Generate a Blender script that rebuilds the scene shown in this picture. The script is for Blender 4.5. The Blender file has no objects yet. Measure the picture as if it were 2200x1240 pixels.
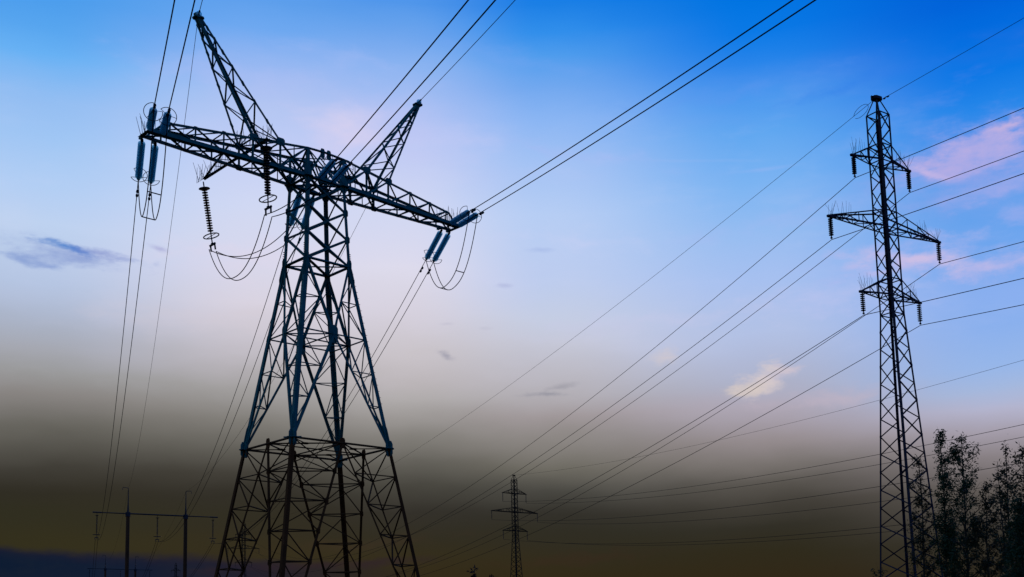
import bpy, math, random
from math import sin, cos, pi, radians
from mathutils import Vector, Matrix
V = Vector
random.seed(7)
scene = bpy.context.scene

# ---------------------------------------------------------------- camera
F_PX, PITCH, ROLL, CX, CY, EYE = 2445.43, 0.13698, -0.03363, 141.09, 427.79, 1.6
cp, sp, cr, sr = cos(PITCH), sin(PITCH), cos(ROLL), sin(ROLL)
FWD = V((0, cp, sp)); UP0 = V((0, -sp, cp)); RT0 = V((1, 0, 0))
RIGHT = RT0 * cr + UP0 * sr
UPV = -RT0 * sr + UP0 * cr
cam_d = bpy.data.cameras.new('camera')
cam = bpy.data.objects.new('camera', cam_d)
scene.collection.objects.link(cam)
m = Matrix.Identity(4)
for i in range(3):
    m[i][0], m[i][1], m[i][2] = RIGHT[i], UPV[i], -FWD[i]
m.translation = V((0, 0, EYE))
cam.matrix_world = m
cam_d.sensor_fit = 'HORIZONTAL'
cam_d.sensor_width = 36.0
cam_d.lens = F_PX / 2200 * 36
cam_d.shift_x = -CX / 2200
cam_d.shift_y = CY / 2200
cam_d.clip_start = 0.1
cam_d.clip_end = 30000
scene.camera = cam


def ray(px, py):
    """world direction seen at a point of the 2200x1240 photograph"""
    return RIGHT * ((px - 1100 - CX) / F_PX) + UPV * (-(py - 620 - CY) / F_PX) + FWD


def at(px, py, Y):
    r = ray(px, py)
    return V((0, 0, EYE)) + r * (Y / r.y)


scene.view_settings.view_transform = 'Standard'
scene.view_settings.look = 'None'
scene.view_settings.exposure = 0
scene.view_settings.gamma = 1
scene.render.resolution_x, scene.render.resolution_y = 1024, 577
scene.cycles.use_denoising = True

# ---------------------------------------------------------------- sky
world = bpy.data.worlds.new('World')
scene.world = world
world.use_nodes = True
NT = world.node_tree
NT.nodes.clear()
L = NT.links.new


def lin(c):
    return tuple(((v / 255) / 12.92 if v / 255 <= .04045 else ((v / 255 + .055) / 1.055) ** 2.4) for v in c)


def nd(t, **k):
    n = NT.nodes.new(t)
    for a, b in k.items():
        setattr(n, a, b)
    return n


def put(sock, v):
    if isinstance(v, (int, float)):
        sock.default_value = v
    elif isinstance(v, tuple):
        sock.default_value = (*v[:3], 1) if len(sock.default_value) == 4 else v
    else:
        L(v, sock)


def mth(op, a, b=0.0, c=None, clamp=False):
    n = nd('ShaderNodeMath', operation=op, use_clamp=clamp)
    put(n.inputs[0], a); put(n.inputs[1], b)
    if c is not None: put(n.inputs[2], c)
    return n.outputs[0]


def sstep(v, lo, hi, out0=0.0, out1=1.0):
    n = nd('ShaderNodeMapRange', interpolation_type='SMOOTHSTEP')
    put(n.inputs[0], v)
    for i, q in enumerate((lo, hi, out0, out1)): put(n.inputs[i + 1], q)
    return n.outputs[0]


def mixc(f, a, b, mode='MIX'):
    n = nd('ShaderNodeMix', data_type='RGBA', blend_type=mode)
    put(n.inputs[0], f); put(n.inputs[6], a); put(n.inputs[7], b)
    return n.outputs[2]


def fbm(vec, scale, detail=5, rough=.55):
    n = nd('ShaderNodeTexNoise')
    L(vec, n.inputs['Vector'])
    n.inputs['Scale'].default_value = scale
    n.inputs['Detail'].default_value = detail
    n.inputs['Roughness'].default_value = rough
    return n.outputs['Fac']


tc = nd('ShaderNodeTexCoord')
sx = nd('ShaderNodeSeparateXYZ'); L(tc.outputs['Generated'], sx.inputs[0])
AZ = mth('ARCTAN2', sx.outputs[0], sx.outputs[1])
HYP = mth('SQRT', mth('ADD', mth('MULTIPLY', sx.outputs[0], sx.outputs[0]), mth('MULTIPLY', sx.outputs[1], sx.outputs[1])))
EL = mth('DIVIDE', sx.outputs[2], mth('MAXIMUM', HYP, 0.02))
cmb = nd('ShaderNodeCombineXYZ')           # sky coordinates: azimuth, elevation
L(AZ, cmb.inputs[0]); L(mth('MULTIPLY', EL, 2.6), cmb.inputs[1])
SKYV = cmb.outputs[0]
cmb2 = nd('ShaderNodeCombineXYZ')
L(AZ, cmb2.inputs[0]); L(mth('MULTIPLY', EL, 1.5), cmb2.inputs[1])
SKYV2 = cmb2.outputs[0]
N_big = fbm(SKYV, 4.2, 4, .5)
N_mid = fbm(SKYV2, 16, 6, .6)
N_ws = fbm(SKYV, 26, 7, .66)
N_fine = mth('ADD', mth('MULTIPLY', fbm(SKYV, 34, 6, .62), .6), mth('MULTIPLY', N_ws, .4))
N_mid = mth('ADD', mth('MULTIPLY', N_mid, .55), mth('MULTIPLY', N_ws, .45))
EL_W = mth('ADD', EL, mth('MULTIPLY', mth('SUBTRACT', N_big, .5), .035))

COLS = {  # photo column -> (row, colour) pairs, read off the photographed sky
    90: [(0, (76, 157, 236)), (60, (87, 165, 239)), (120, (104, 177, 244)), (220, (148, 190, 242)), (300, (160, 198, 244)), (400, (178, 206, 244)), (480, (190, 210, 240)), (600, (180, 197, 226)), (680, (171, 181, 202)), (760, (165, 167, 176)), (800, (153, 153, 154)), (850, (138, 134, 132)), (920, (104, 102, 96)), (960, (84, 82, 76)), (1000, (62, 60, 54)), (1050, (46, 44, 36)), (1100, (46, 45, 32)), (1240, (48, 46, 29))],
    560: [(0, (92, 158, 235)), (60, (110, 168, 240)), (150, (156, 186, 242)), (220, (176, 197, 242)), (320, (194, 206, 246)), (450, (208, 216, 243)), (560, (216, 216, 236)), (650, (217, 211, 224)), (700, (206, 201, 212)), (760, (189, 184, 190)), (820, (162, 159, 158)), (900, (127, 124, 119)), (960, (98, 96, 90)), (1020, (66, 64, 58)), (1070, (47, 46, 40)), (1120, (45, 44, 34)), (1240, (46, 41, 27))],
    870: [(0, (80, 150, 234)), (50, (99, 160, 236)), (150, (140, 180, 241)), (300, (188, 200, 244)), (450, (208, 215, 243)), (570, (221, 219, 236)), (680, (214, 209, 222)), (760, (200, 194, 199)), (820, (187, 181, 184)), (860, (175, 171, 171)), (900, (157, 153, 151)), (950, (127, 124, 119)), (1000, (97, 95, 89)), (1050, (70, 69, 63)), (1100, (48, 47, 42)), (1150, (45, 44, 34)), (1240, (47, 41, 24))],
    1180: [(0, (24, 126, 229)), (60, (48, 142, 235)), (120, (78, 156, 237)), (200, (114, 168, 239)), (260, (138, 181, 243)), (340, (160, 193, 244)), (470, (182, 205, 244)), (600, (188, 204, 238)), (690, (197, 205, 227)), (740, (197, 199, 215)), (800, (188, 186, 196)), (850, (178, 174, 180)), (900, (160, 152, 154)), (940, (140, 135, 132)), (1000, (110, 107, 99)), (1050, (74, 73, 68)), (1100, (49, 48, 43)), (1150, (45, 44, 35)), (1240, (47, 41, 24))],
    1640: [(0, (0, 116, 226)), (60, (9, 121, 230)), (120, (29, 131, 234)), (200, (70, 151, 238)), (280, (94, 166, 240)), (400, (124, 180, 242)), (500, (148, 188, 241)), (600, (166, 192, 240)), (720, (178, 193, 229)), (830, (173, 177, 200)), (870, (176, 169, 184)), (910, (164, 156, 166)), (950, (150, 141, 144)), (1000, (122, 116, 113)), (1040, (90, 86, 81)), (1090, (63, 60, 54)), (1130, (48, 46, 38)), (1180, (46, 42, 28)), (1240, (48, 40, 24))],
    2140: [(0, (0, 98, 217)), (60, (1, 108, 223)), (150, (9, 119, 229)), (230, (34, 133, 233)), (330, (72, 149, 235)), (420, (96, 158, 235)), (490, (100, 162, 237)), (620, (128, 172, 239)), (700, (138, 176, 237)), (780, (150, 182, 233)), (830, (164, 184, 222)), (880, (180, 180, 205)), (930, (164, 157, 170)), (980, (138, 130, 134)), (1060, (94, 88, 84)), (1150, (54, 51, 45)), (1240, (46, 41, 30))],
}
E0, E1 = -0.05, 1.35
prev = None
prev_az = None
for px, stops in COLS.items():
    rp = nd('ShaderNodeValToRGB')
    L(mth('DIVIDE', mth('SUBTRACT', EL_W, E0), E1 - E0), rp.inputs[0])
    els = [((ray(px, y).z / math.hypot(*ray(px, y)[:2]) - E0) / (E1 - E0), c) for y, c in stops]
    top = els[0][1]
    els = [(1.0, tuple(v * .75 for v in top))] + els + [(0.0, (30, 26, 18))]
    els = els[::-1]
    cr_ = rp.color_ramp
    cr_.elements[0].position = els[0][0]; cr_.elements[0].color = (*lin(els[0][1]), 1)
    cr_.elements[1].position = els[-1][0]; cr_.elements[1].color = (*lin(els[-1][1]), 1)
    for p, c in els[1:-1]:
        e = cr_.elements.new(p); e.color = (*lin(c), 1)
    r = ray(px, 600); az = math.atan2(r.x, r.y)
    if prev is None:
        prev = rp.outputs[0]
    else:
        prev = mixc(sstep(AZ, prev_az, az), prev, rp.outputs[0])
    prev_az = az
SKY = prev
# faint large-scale veil so the blue is not a smooth ramp
veil = mth('MULTIPLY', mth('MULTIPLY', sstep(N_big, .46, .72), sstep(EL, .2, .30)), sstep(EL, .56, .42))
SKY = mixc(mth('MULTIPLY', veil, .10), SKY, lin((214, 206, 240)))
streak = mth('MULTIPLY', sstep(fbm(SKYV, 11, 5, .6), .5, .72), mth('MULTIPLY', sstep(EL, .16, .3), sstep(EL, .54, .44)))
SKY = mixc(mth('MULTIPLY', streak, .06), SKY, lin((225, 222, 245)))


W1 = mth('SUBTRACT', fbm(SKYV, 21, 5, .6), .5)
W2 = mth('SUBTRACT', fbm(SKYV2, 23, 5, .6), .5)


def cloud(px, py, wx, wy, color, dens, tilt=0.0, amp=1.0, noise=None, soft=.8, warp=1.0):
    """a ragged patch of cloud at a fixed direction in the sky"""
    global SKY
    r = ray(px, py); a0 = math.atan2(r.x, r.y); e0 = r.z / math.hypot(r.x, r.y)
    wa, we = wx / 2520, wy / 2450
    da = mth('SUBTRACT', AZ, a0); de = mth('SUBTRACT', EL, e0)
    ca, sa = cos(tilt), sin(tilt)
    u = mth('DIVIDE', mth('ADD', mth('MULTIPLY', da, ca), mth('MULTIPLY', de, sa)), wa)
    v = mth('DIVIDE', mth('SUBTRACT', mth('MULTIPLY', de, ca), mth('MULTIPLY', da, sa)), we)
    u = mth('MULTIPLY_ADD', W1, 2.4 * warp, u)
    v = mth('MULTIPLY_ADD', W2, 3.4 * warp, v)
    rr = mth('ADD', mth('MULTIPLY', u, u), mth('MULTIPLY', v, v))
    k = mth('SUBTRACT', 1.0, mth('SQRT', rr))
    k = mth('ADD', k, mth('MULTIPLY', mth('SUBTRACT', noise or N_mid, .5), amp * 2.6))
    SKY = mixc(mth('MULTIPLY', sstep(k, -.05, soft * 1.2), dens), SKY, lin(color))


PINK, CREAM, GREYB = (222, 190, 228), (232, 214, 208), (132, 148, 200)
cloud(800, 250, 330, 130, (200, 200, 242), .5, noise=N_big, soft=1.5, warp=.5)
cloud(735, 275, 120, 70, (222, 212, 238), .75, noise=N_big, soft=1.2, warp=.5)
cloud(1250, 330, 300, 26, (172, 186, 242), .4, tilt=-.2, soft=1.3)
cloud(1560, 200, 330, 40, (96, 152, 238), .45, tilt=.1, soft=1.3)
cloud(1880, 170, 260, 34, (40, 122, 232), .5, tilt=.15, soft=1.3)
cloud(1130, 130, 220, 26, (124, 168, 241), .35, tilt=-.25, soft=1.3)
cloud(760, 130, 240, 40, (166, 188, 243), .4, tilt=-.15, soft=1.3)
cloud(1700, 470, 300, 30, (168, 186, 240), .4, tilt=.1, soft=1.3)
cloud(1250, 520, 260, 30, (206, 210, 243), .4, tilt=-.1, soft=1.3)
cloud(430, 165, 240, 70, (176, 192, 244), .35, noise=N_big, soft=1.2)
cloud(960, 300, 200, 60, (200, 204, 244), .35, noise=N_big, soft=1.3)
# pink evening cloud on the right
cloud(2110, 345, 330, 130, (150, 166, 233), .7, tilt=.1, soft=1.5, warp=.4, amp=.9)
cloud(2090, 345, 240, 100, (166, 169, 230), .8, tilt=.12, soft=1.3, warp=.45, amp=.7)
cloud(2100, 325, 170, 60, (176, 172, 230), .8, tilt=.14, soft=1.2)
cloud(2140, 300, 150, 44, (190, 176, 225), .8, tilt=.22, soft=1.2)
cloud(2040, 360, 110, 50, (184, 174, 227), .8, tilt=-.3, soft=1.2)
cloud(2190, 268, 70, 32, (214, 184, 219), .75, tilt=.3, soft=1.2)
cloud(2000, 372, 70, 12, (206, 186, 228), .6, tilt=-.5, soft=.9)
cloud(2170, 410, 140, 40, (164, 172, 234), .7, soft=1.0)
cloud(2190, 458, 60, 26, (150, 172, 236), .7, soft=.9)
cloud(1990, 560, 240, 60, (184, 186, 236), .85, soft=1.3)
cloud(1870, 552, 80, 34, (204, 192, 230), .75, soft=1.2)
cloud(2030, 570, 160, 34, (216, 194, 224), .8, tilt=-.06, soft=1.3)
cloud(1965, 552, 90, 20, (214, 194, 226), .7, tilt=.05, soft=1.0)
cloud(2160, 572, 110, 34, (186, 184, 232), .7, soft=1.1)
cloud(1800, 640, 220, 50, (194, 198, 238), .5, soft=1.2)
cloud(1440, 690, 330, 40, (202, 202, 232), .4, tilt=.04, soft=1.2)
cloud(1440, 345, 260, 7, (150, 184, 240), .5, tilt=-.09, soft=1.2, warp=.25)
cloud(1640, 364, 120, 7, (156, 184, 242), .4, tilt=.02, soft=1.2, warp=.25)
cloud(1640, 814, 84, 34, (218, 204, 203), .78, tilt=.3, soft=.75, amp=1.3)
cloud(1600, 836, 60, 20, (216, 202, 194), .65, tilt=.1, soft=.7, amp=1.2)
cloud(1690, 800, 50, 22, (214, 198, 206), .7, tilt=.2, soft=.9)
cloud(1425, 762, 58, 26, (210, 200, 204), .7, soft=.9)
cloud(1800, 852, 190, 26, (196, 180, 194), .6, tilt=.05, soft=1.2)
cloud(560, 545, 190, 60, (226, 214, 232), .45, noise=N_big, soft=1.2)
cloud(470, 690, 260, 50, (212, 202, 210), .35, noise=N_big, soft=1.2)
# small grey-blue scraps
cloud(140, 541, 165, 30, (146, 164, 213), .9, tilt=-.1, noise=N_fine, amp=.9, soft=1.1, warp=.55)
cloud(110, 548, 120, 22, (138, 160, 212), .7, tilt=-.1, noise=N_fine, amp=.9, soft=1.1, warp=.6)
cloud(62, 556, 85, 15, (136, 160, 212), .85, tilt=-.16, noise=N_fine, amp=1.1, soft=.9, warp=.9)
cloud(108, 571, 50, 9, (142, 164, 214), .8, tilt=-.3, noise=N_fine, amp=1.0, soft=.9)
cloud(128, 526, 66, 13, (84, 134, 206), .95, tilt=-.12, noise=N_fine, amp=1.0, soft=.8, warp=.7)
cloud(172, 538, 46, 10, (88, 128, 204), .9, tilt=-.3, noise=N_fine, amp=1.0, soft=.8, warp=.7)
cloud(228, 544, 80, 15, (142, 156, 210), .85, tilt=-.12, noise=N_fine, amp=1.1, soft=1.0, warp=.9)
cloud(345, 536, 34, 9, (168, 170, 214), .75, tilt=-.2, noise=N_fine, soft=.9, warp=.6)
cloud(952, 760, 32, 11, (142, 142, 162), .85, tilt=-.4, noise=N_fine, amp=1.2, soft=1.1, warp=.8)
cloud(1186, 848, 70, 9, (122, 125, 142), .85, noise=N_fine, amp=1.1, soft=1.1, warp=.6)
cloud(1205, 832, 54, 8, (146, 145, 156), .65, tilt=.2, noise=N_fine, amp=1.1, soft=1.2, warp=.6)
cloud(1085, 614, 24, 10, (174, 182, 220), .6, noise=N_fine, soft=1.0, warp=.6)
cloud(1152, 537, 40, 8, (164, 184, 230), .6, noise=N_fine, soft=1.0, warp=.6)
cloud(960, 696, 24, 6, (184, 182, 202), .5, noise=N_fine, soft=1.0, warp=.5)
cloud(1045, 704, 22, 6, (186, 186, 204), .4, noise=N_fine, soft=1.0, warp=.5)
# dark bank of cloud along the left horizon
rb0 = ray(0, 1173); rb1 = ray(460, 1196); rb2 = ray(900, 1222)
e_b0, e_b1 = [r.z / math.hypot(r.x, r.y) for r in (rb0, rb1)]
a_b0, a_b1, a_b2 = [math.atan2(r.x, r.y) for r in (rb0, rb1, rb2)]
edge = mth('ADD', e_b0, mth('MULTIPLY', mth('SUBTRACT', AZ, a_b0), (e_b1 - e_b0) / (a_b1 - a_b0)))
edge = mth('ADD', edge, mth('MULTIPLY', mth('SUBTRACT', fbm(SKYV, 13, 5, .6), .5), .022))
bank = mth('MULTIPLY', sstep(mth('MULTIPLY_ADD', W2, .008, mth('SUBTRACT', edge, EL)), -.003, .007), sstep(AZ, a_b2 + .03, a_b2 - .18))
glow = mth('MULTIPLY', sstep(mth('ABSOLUTE', mth('SUBTRACT', mth('SUBTRACT', EL, edge), .006)), .02, .0), sstep(AZ, a_b2 + .25, a_b2 - .1))
SKY = mixc(mth('MULTIPLY', glow, .22), SKY, lin((56, 50, 22)))
bankc = mixc(sstep(AZ, a_b0 + .06, a_b1 + .08), lin((1, 25, 50)), lin((25, 27, 44)))
bankc = mixc(mth('MULTIPLY', sstep(N_mid, .42, .66), .4), bankc, lin((22, 34, 48)))
rim = sstep(mth('SUBTRACT', edge, EL), .012, .0)
bankc = mixc(mth('MULTIPLY', rim, .45), bankc, lin((34, 28, 44)))
SKY = mixc(mth('MULTIPLY', bank, .97), SKY, bankc)
cloud(690, 1216, 260, 14, (42, 33, 40), .7, tilt=.04, soft=.9)
cloud(800, 1165, 240, 20, (58, 46, 36), .35, tilt=.08, soft=.9)
cloud(1250, 1200, 260, 22, (54, 40, 30), .45, tilt=.03, soft=.9)

SUN_AZ, SUN_EL = radians(-14), radians(3.0)
nish = nd('ShaderNodeTexSky', sky_type='NISHITA')
nish.sun_disc = False
nish.sun_elevation = SUN_EL
nish.sun_rotation = SUN_AZ
nish.air_density = 1.5
nish.dust_density = 2.0
bg0 = nd('ShaderNodeBackground'); L(nish.outputs[0], bg0.inputs[0]); bg0.inputs[1].default_value = 0.0002
bg1 = nd('ShaderNodeBackground'); L(SKY, bg1.inputs[0]); bg1.inputs[1].default_value = 1.0
add = nd('ShaderNodeAddShader'); L(bg0.outputs[0], add.inputs[0]); L(bg1.outputs[0], add.inputs[1])
wo = nd('ShaderNodeOutputWorld'); L(add.outputs[0], wo.inputs[0])

sun_d = bpy.data.lights.new('sun', 'SUN')
sun_d.energy = 0.12
sun_d.angle = radians(0.5)
sun_d.color = (1.0, .78, .55)
sun = bpy.data.objects.new('sun', sun_d)
sdir = V((sin(SUN_AZ) * cos(SUN_EL), cos(SUN_AZ) * cos(SUN_EL), sin(SUN_EL)))
sun.rotation_euler = (-sdir).to_track_quat('-Z', 'Y').to_euler()
sun.location = (0, 0, 60)
scene.collection.objects.link(sun)


# ---------------------------------------------------------------- materials
def material(name, c1, c2, rough=.6, metal=0.0, scale=2.0, spec=.3, c3=None):
    mt = bpy.data.materials.new(name); mt.use_nodes = True
    nt = mt.node_tree; b = nt.nodes['Principled BSDF']
    co = nt.nodes.new('ShaderNodeTexCoord')
    nz = nt.nodes.new('ShaderNodeTexNoise'); nz.inputs['Scale'].default_value = scale
    nz.inputs['Detail'].default_value = 6; nz.inputs['Roughness'].default_value = .65
    nt.links.new(co.outputs['Object'], nz.inputs['Vector'])
    rp = nt.nodes.new('ShaderNodeValToRGB')
    rp.color_ramp.elements[0].position = .35; rp.color_ramp.elements[0].color = (*c1, 1)
    rp.color_ramp.elements[1].position = .68; rp.color_ramp.elements[1].color = (*c2, 1)
    if c3:
        e = rp.color_ramp.elements.new(.78); e.color = (*c3, 1)
    nt.links.new(nz.outputs['Fac'], rp.inputs[0])
    nt.links.new(rp.outputs[0], b.inputs['Base Color'])
    b.inputs['Roughness'].default_value = rough
    b.inputs['Metallic'].default_value = metal
    b.inputs['Specular IOR Level'].default_value = spec
    return mt


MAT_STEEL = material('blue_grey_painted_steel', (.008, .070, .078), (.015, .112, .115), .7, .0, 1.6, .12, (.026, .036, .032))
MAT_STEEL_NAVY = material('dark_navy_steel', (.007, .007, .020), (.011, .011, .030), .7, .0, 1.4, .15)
MAT_STEEL_GRADED = material('brown_graded_steel', (.045, .016, .006), (.085, .028, .009), .9, .0, 1.2, .05, (.014, .016, .016))  # warm tint of the dark lower grading painted into the steel colour
MAT_FAR = material('far_dark_steel', (.012, .011, .010), (.022, .019, .015), .85, .0, .8, .05)
MAT_CONC = material('stained_concrete', (.040, .015, .007), (.075, .026, .011), .9, .0, .7, .05)
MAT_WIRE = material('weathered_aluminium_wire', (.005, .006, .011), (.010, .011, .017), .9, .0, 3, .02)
MAT_IRON = material('dark_iron_fitting', (.008, .010, .018), (.018, .02, .03), .6, .0, 8, .2)
MAT_PORC = material('dark_glazed_insulator', (.008, .010, .022), (.014, .018, .034), .55, .0, 6, .15)
MAT_BARK = material('grey_brown_bark', (.025, .02, .015), (.06, .05, .04), .9, .0, 9, .1)
MAT_SPIKE = material('thin_wire_spike', (.012, .03, .05), (.02, .05, .07), .6, .0, 5, .2)

MAT_GLASS = bpy.data.materials.new('toughened_glass_disc'); MAT_GLASS.use_nodes = True
nt = MAT_GLASS.node_tree
for n in list(nt.nodes): nt.nodes.remove(n)
out = nt.nodes.new('ShaderNodeOutputMaterial')
tr = nt.nodes.new('ShaderNodeBsdfTranslucent'); tr.inputs[0].default_value = (.22, .80, .92, 1)
tp = nt.nodes.new('ShaderNodeBsdfTransparent'); tp.inputs[0].default_value = (.62, .88, .96, 1)
gl = nt.nodes.new('ShaderNodeBsdfGlossy'); gl.inputs[0].default_value = (.7, .85, .95, 1); gl.inputs[1].default_value = .25
df = nt.nodes.new('ShaderNodeBsdfDiffuse')
nz = nt.nodes.new('ShaderNodeTexNoise'); nz.inputs['Scale'].default_value = 6
rp = nt.nodes.new('ShaderNodeValToRGB')
rp.color_ramp.elements[0].color = (.05, .28, .34, 1); rp.color_ramp.elements[1].color = (.12, .48, .55, 1)
nt.links.new(nz.outputs['Fac'], rp.inputs[0]); nt.links.new(rp.outputs[0], df.inputs[0])
m1 = nt.nodes.new('ShaderNodeMixShader'); m1.inputs[0].default_value = .8
nt.links.new(tr.outputs[0], m1.inputs[1]); nt.links.new(tp.outputs[0], m1.inputs[2])
m2 = nt.nodes.new('ShaderNodeMixShader'); m2.inputs[0].default_value = .10
nt.links.new(m1.outputs[0], m2.inputs[1]); nt.links.new(gl.outputs[0], m2.inputs[2])
m3 = nt.nodes.new('ShaderNodeMixShader'); m3.inputs[0].default_value = .20
nt.links.new(m2.outputs[0], m3.inputs[1]); nt.links.new(df.outputs[0], m3.inputs[2])
nt.links.new(m3.outputs[0], out.inputs[0])


def leaf_material(name, c1, c2):
    mt = material(name, c1, c2, .6, 0, 1.3, .2)
    nt = mt.node_tree; b = nt.nodes['Principled BSDF']; o = nt.nodes['Material Output']
    t = nt.nodes.new('ShaderNodeBsdfTranslucent'); t.inputs[0].default_value = (*[v * 1.1 for v in c2], 1)
    mx = nt.nodes.new('ShaderNodeMixShader'); mx.inputs[0].default_value = .25
    nt.links.new(b.outputs[0], mx.inputs[1]); nt.links.new(t.outputs[0], mx.inputs[2])
    nt.links.new(mx.outputs[0], o.inputs[0])
    return mt


MAT_LEAF = leaf_material('dark_green_leaf', (.014, .030, .012), (.03, .056, .022))
MAT_LEAF2 = leaf_material('dull_olive_leaf', (.022, .022, .010), (.044, .038, .016))
MAT_LEAF3 = leaf_material('reddish_leaf', (.016, .008, .008), (.03, .014, .012))


# ---------------------------------------------------------------- mesh helpers
class MB:
    K = 1.0                                     # section width factor

    def __init__(s): s.v, s.f = [], []

    def prism(s, p, q, ring_p, ring_q):
        n = len(ring_p); b = len(s.v)
        s.v += [tuple(x) for x in ring_p] + [tuple(x) for x in ring_q]
        for i in range(n):
            j = (i + 1) % n
            s.f.append((b + i, b + j, b + n + j, b + n + i))
        s.f.append(tuple(range(b + n - 1, b - 1, -1))); s.f.append(tuple(range(b + n, b + 2 * n)))

    @staticmethod
    def frame(d, ref=None):
        d = d.normalized()
        if ref is None or abs(d.dot(ref.normalized())) > .98:
            ref = V((0, 0, 1)) if abs(d.z) < .9 else V((1, 0, 0))
        a = (ref - d * d.dot(ref)).normalized()
        return a, d.cross(a)

    def angle(s, p, q, w, ref=None, t=None):
        """steel angle (L) section; ref points from the heel outwards"""
        p, q = V(p), V(q)
        a, b = s.frame(q - p, ref)
        w *= MB.K
        x, y = (a + b) / math.sqrt(2), (a - b) / math.sqrt(2)
        t = t or max(.012, w * .12)
        prof = [(0, 0), (-w, 0), (-w, -t), (-t, -t), (-t, -w), (0, -w)]
        off = w * .35
        ring = lambda c: [c + x * (i + off) + y * (j + off) for i, j in prof]
        s.prism(p, q, ring(p), ring(q))

    def rod(s, p, q, r, n=5, r2=None):
        p, q = V(p), V(q)
        a, b = s.frame(q - p); r2 = r if r2 is None else r2
        ring = lambda c, rr: [c + (a * cos(2 * pi * i / n) + b * sin(2 * pi * i / n)) * rr for i in range(n)]
        s.prism(p, q, ring(p, r), ring(q, r2))

    def plate(s, c, a, b, wa, wb, t):
        """flat plate round c spanned by directions a and b"""
        c, a = V(c), V(a).normalized()
        b = V(b); b = (b - a * a.dot(b)).normalized(); nrm = a.cross(b)
        k = .62
        pts = [(-wa, -wb * k), (-wa * k, -wb), (wa * k, -wb), (wa, -wb * k), (wa, wb * k), (wa * k, wb), (-wa * k, wb), (-wa, wb * k)]
        r1 = [c + a * i + b * j - nrm * t / 2 for i, j in pts]; r2 = [x + nrm * t for x in r1]
        s.prism(c, c, r1, r2)

    def tube(s, pts, r, n=5, closed=False, taper=None):
        pts = [V(p) for p in pts]; N = len(pts); b0 = len(s.v); ref = None
        for i, p in enumerate(pts):
            if closed: d = pts[(i + 1) % N] - pts[i - 1]
            else: d = pts[min(i + 1, N - 1)] - pts[max(i - 1, 0)]
            a, b = s.frame(d, ref); ref = a
            rr = r if taper is None else r + (taper - r) * i / (N - 1)
            s.v += [tuple(p + (a * cos(2 * pi * k / n) + b * sin(2 * pi * k / n)) * rr) for k in range(n)]
        for i in range(N if closed else N - 1):
            j = (i + 1) % N
            for k in range(n):
                l = (k + 1) % n
                s.f.append((b0 + i * n + k, b0 + i * n + l, b0 + j * n + l, b0 + j * n + k))
        if not closed:
            s.f.append(tuple(b0 + k for k in range(n))[::-1]); s.f.append(tuple(b0 + (N - 1) * n + k for k in range(n)))

    def lathe(s, prof, n=12, o=V((0, 0, 0))):
        """prof: (radius, z) pairs round the local z axis"""
        b = len(s.v)
        for r, z in prof:
            s.v += [(o.x + r * cos(2 * pi * k / n), o.y + r * sin(2 * pi * k / n), o.z + z) for k in range(n)]
        for i in range(len(prof) - 1):
            for k in range(n):
                l = (k + 1) % n
                s.f.append((b + i * n + k, b + i * n + l, b + (i + 1) * n + l, b + (i + 1) * n + k))

    def mesh(s, name, mat, smooth=False):
        me = bpy.data.meshes.new(name)
        me.from_pydata(s.v, [], s.f); me.materials.append(mat); me.update()
        if smooth:
            me.polygons.foreach_set('use_smooth', [True] * len(me.polygons))
        return me

    def build(s, name, mat, parent=None, smooth=False):
        return link(name, s.mesh(name, mat, smooth), parent)


def link(name, me, parent=None):
    o = bpy.data.objects.new(name, me)
    scene.collection.objects.link(o)
    if parent: o.parent = parent
    return o


def tag(o, label, cat, group=None, kind=None):
    o['label'] = label; o['category'] = cat
    if group: o['group'] = group
    if kind: o['kind'] = kind
    return o


def thing(name, label, cat, loc=(0, 0, 0), rotz=0.0, group=None):
    o = bpy.data.objects.new(name, None)
    scene.collection.objects.link(o)
    o.location = loc; o.rotation_euler = (0, 0, rotz)
    o.empty_display_size = .2
    return tag(o, label, cat, group)


def lerp(a, b, t): return V(a) + (V(b) - V(a)) * t


# ---------------------------------------------------------------- ground
def ground_z(x, y):
    z = max(0.0, y - 100) * .034
    return z + .5 * sin(x * .021 + 1) * cos(y * .017) * min(1, max(0, (y - 20) / 80))


g = MB()
xs = [-6000, -3000, -1500, -800] + list(range(-500, 501, 25)) + [800, 1500, 3000, 6000]
ys = [-3000, -1000, -400, -150] + list(range(-50, 901, 25)) + [1200, 2000, 3500, 6000]
for y in ys:
    for x in xs: g.v.append((x, y, ground_z(x, y)))
for j in range(len(ys) - 1):
    for i in range(len(xs) - 1):
        a = j * len(xs) + i
        g.f.append((a, a + 1, a + len(xs) + 1, a + len(xs)))
gm = material('dusky_meadow_ground', (.02, .026, .012), (.05, .045, .02), .95, 0, .08, .05, (.03, .022, .014))
tag(g.build('ground', gm, None, True), 'dark meadow ground under the pylons', 'ground', kind='structure')

# ---------------------------------------------------------------- the big anchor tower
TX, TY, TH = -13.946, 60.421, 0.806
ZR, ZW, ZC, ZT = 12.487, 22.696, 27.355, 28.965
RU, RV, WU, WV, CU, CV = 3.0, 2.340, 1.365, 1.046, 1.155, .878
tower = thing('anchor_tower', 'tall blue steel lattice pylon with two slanted horns above a wide crossarm', 'pylon', (TX, TY, 0), TH)
TM = Matrix.Translation((TX, TY, 0)) @ Matrix.Rotation(TH, 4, 'Z')


def T(u, v, z): return V((u, -v, z))          # tower coordinates; v > 0 is the camera's side
def TW(u, v, z): return TM @ T(u, v, z)


def zig(mb, A, B, ts, w, flip=0, ref=None):
    """single lacing between two chords A(t), B(t)"""
    for i in range(len(ts) - 1):
        a, b = (A, B) if (i + flip) % 2 == 0 else (B, A)
        mb.angle(a(ts[i]), b(ts[i + 1]), w, ref)


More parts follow.
